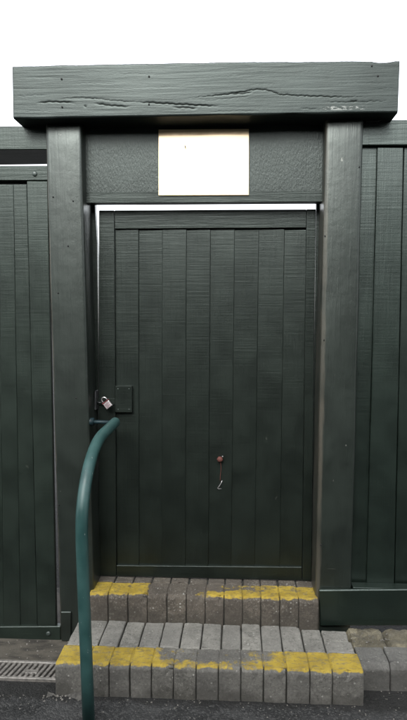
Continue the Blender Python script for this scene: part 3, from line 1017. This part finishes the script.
# ------------------------------------------------------------------ footing and kerb at the right
YK = atZ(385, 689, 0.0).y
ZK = 0.112
YKB = atZ(385, 645, ZK).y
ftg = thing('concrete_footing', 'crumbling tan mortar strip between the kerb and the fence plinth board', 'footing', (0.9, -0.08, 0))
for i, (p0, p1) in enumerate(((347.0, 383.0), (383.6, 430), (430.6, 474), (474.6, 520), (520.6, 566), (566.6, 612), (612.6, 656))):
    xa, xb = atZ(p0, 634, 0.1).x, atZ(p1, 634, 0.1).x
    bm = bmesh.new()
    nx, ny = 26, 14
    gv = {}
    for ii in range(nx + 1):
        for jj in range(ny + 1):
            x = xa + (xb - xa) * ii / nx
            y = YKB - 0.012 + (YP + 0.02 - YKB) * jj / ny
            e = min(ii, nx - ii) / 2.0
            z = 0.098 + 0.010 * (jj / ny) + noise.noise(Vector((x * 22, y * 22, 3 + i))) * 0.010 + noise.noise(Vector((x * 70, y * 70, i))) * 0.005
            if jj < 3:
                z -= 0.012 * (3 - jj) / 3
            if e < 1:
                z -= 0.02 * (1 - e)
            gv[ii, jj] = bm.verts.new((x + noise.noise(Vector((y * 25, i, 1))) * 0.008, y, z))
    for ii in range(nx):
        for jj in range(ny):
            bm.faces.new((gv[ii, jj], gv[ii + 1, jj], gv[ii + 1, jj + 1], gv[ii, jj + 1]))
    ring = [gv[ii, 0] for ii in range(nx + 1)] + [gv[nx, jj] for jj in range(1, ny + 1)] + [gv[ii, ny] for ii in range(nx - 1, -1, -1)] + [gv[0, jj] for jj in range(ny - 1, 0, -1)]
    low_ring = [bm.verts.new((v.co.x, v.co.y, -0.02)) for v in ring]
    for k in range(len(ring)):
        bm.faces.new((ring[k], ring[(k + 1) % len(ring)], low_ring[(k + 1) % len(ring)], low_ring[k]))
    bm.faces.new(low_ring[::-1])
    from_bm('stone', bm, M['footing'], ftg, False)
krb = thing('kerb', 'row of grey chamfered kerb blocks along the foot of the fence', 'kerb', (0.85, -0.25, 0))
ke = [355.5, 390.5, 421, 452, 488, 522, 555, 590, 624, 658]
for i in range(9):
    xa, xb = atY(ke[i], 680, YK).x, atY(ke[i + 1], 680, YK).x
    if i == 0:
        xa = X1[-1] + 0.006
    from_bm('kerb_block', block_bm(xa + .002, xb - .002, YK, YKB - 0.014, -0.02, ZK - 0.024, ZK, 0.024, 300 + i), M['kerb'], krb)

# ------------------------------------------------------------------ drain channel by the left gate
drn = thing('drain_channel', 'slotted metal drain grating set in the ground before the left gate', 'drain', (-1.2, (YD0 + YD1) / 2, 0))
xd0, xd1 = -3.0, X1[0] - 0.012 + 0.05
yl0, yl1 = YD0, YD1
bm = prism_bm([(xd0, -0.12), (xd1, -0.12), (xd1, -0.03), (xd0, -0.03)], yl0 + .004, yl1 - .004)
from_bm('trough', bm, M['channel'], drn)
# frame: two long edges
for y0, y1 in ((yl0, yl0 + 0.016), (yl1 - 0.016, yl1)):
    bm = prism_bm([(xd0, -0.03), (xd1, -0.03), (xd1, 0.007), (xd0, 0.007)], y0, y1, 0.0025, 1)
    from_bm('edge_bar', bm, M['grate'], drn)
pitch = 0.0262
k = 0
me_bar = None
x = xd1 - 0.02
while x > -2.85:
    if me_bar is None:
        bm = prism_bm([(-0.0075, -0.02), (0.0075, -0.02), (0.0075, 0.005), (-0.0075, 0.005)], 0, (yl1 - yl0) - 0.033, 0.002, 1)
        for v in bm.verts:                       # slots run askew
            v.co.x += (v.co.y / (yl1 - yl0)) * 0.028
        bmesh.ops.recalc_face_normals(bm, faces=bm.faces)
        me_bar = bpy.data.meshes.new('bar')
        bm.to_mesh(me_bar)
        bm.free()
        me_bar.materials.append(M['grate'])
    o = bpy.data.objects.new('bar', me_bar)
    COL.objects.link(o)
    o.parent = drn
    o.location = Vector((x - 0.014, yl0 + 0.0165, 0.0)) - drn.location
    x -= pitch
    k += 1
# one broader web with a locking slot in it
xw = atZ(33, 669, 0.005).x
bm = prism_bm([(xw - 0.03, -0.015), (xw + 0.03, -0.015), (xw + 0.03, 0.0055), (xw - 0.03, 0.0055)], yl0 + 0.045, yl0 + 0.075, 0.003, 1)
from_bm('locking_bar', bm, M['grate'], drn)

# ------------------------------------------------------------------ handrail
YR = -0.60
X0 = atY(83.2, 600, YR).x
hrl = thing('handrail', 'teal painted tubular handrail curving back to the door post', 'handrail', (X0, YR, 0))
za, zb = 0.82, 1.128
path = [(X0 + 0.016, YR, -0.02), (X0 + 0.010, YR, 0.25), (X0 + 0.002, YR, 0.55), (X0 - 0.002, YR, za - 0.06)]
Ry, Rz = 0.38, zb - za
for i in range(0, 17):
    t = math.pi / 2 * i / 16
    path.append((X0 - 0.002 + 0.008 * i / 16, YR + Ry * (1 - math.cos(t)), za + Rz * math.sin(t)))
path += [(X0 + .008, -0.13, zb + 0.004), (X0 + .008, -0.05, zb + 0.006), (X0 + .008, 0.035, zb + 0.008)]
pv = [Vector(p) for p in path]
r = 0.0252
tube = from_bm('tube', tube_bm(pv + [Vector((X0 + .008, 0.050, zb + 0.008))], [r] * len(pv) + [r * 0.85], 24), M['rail_teal'], hrl, True)
# fixing stub into the post's inner face
pe = Vector((X0 + .008, 0.03, zb + 0.008))
xin = atY(91.0, 424, 0.04).x
from_bm('bracket', cyl_bm(pe, (xin - 0.03, 0.035, zb + 0.010), 0.0095, 14), M['teal_dark'], hrl, True)
from_bm('flange', cyl_bm((xin + 0.016, 0.035, zb + 0.010), (xin - 0.02, 0.035, zb + 0.010), 0.020, 18), M['teal_dark'], hrl, True)

# ------------------------------------------------------------------ small litter on the ground
rg = random.Random(11)
bm = bmesh.new()


def pebble(x, y, z, s):
    m = Matrix.Translation((x, y, z + s * 0.25)) @ Matrix.Rotation(rg.uniform(0, 6), 4, 'Z') @ Matrix.Diagonal((s * rg.uniform(.6, 1.3), s * rg.uniform(.6, 1.3), s * rg.uniform(.4, .8), 1))
    bmesh.ops.create_icosphere(bm, subdivisions=1, radius=1.0, matrix=m)


for i in range(420):
    x = rg.uniform(-1.5, 1.2)
    y = YF1 - abs(rg.gauss(0, 0.09)) - 0.005 if rg.random() < .7 else rg.uniform(-0.9, YF1 - 0.01)
    if x > X1[-1]:
        y = min(y, YK - 0.01) if rg.random() < .4 else YK - abs(rg.gauss(0, .05)) - .006
    pebble(x, y, -0.008, rg.uniform(0.0012, 0.0042))
for i in range(26):
    pebble(X1[0] + rg.gauss(0.02, 0.06), YF1 - abs(rg.gauss(0, .02)) - .004, -0.007, rg.uniform(.002, .006))
for i in range(50):
    pebble(rg.uniform(X1[-1], 1.2), YP - 0.03 - rg.uniform(0, .09), 0.104, rg.uniform(.002, .006))
for i in range(60):
    pebble(rg.uniform(-1.4, X1[0] - .02), rg.uniform(YD1 + .01, 0.0), 0.006, rg.uniform(.0015, .005))
g = from_bm('gravel', bm, M['gravel'])
g['kind'] = 'stuff'
g['label'] = 'loose grit lying on the asphalt at the foot of the steps'
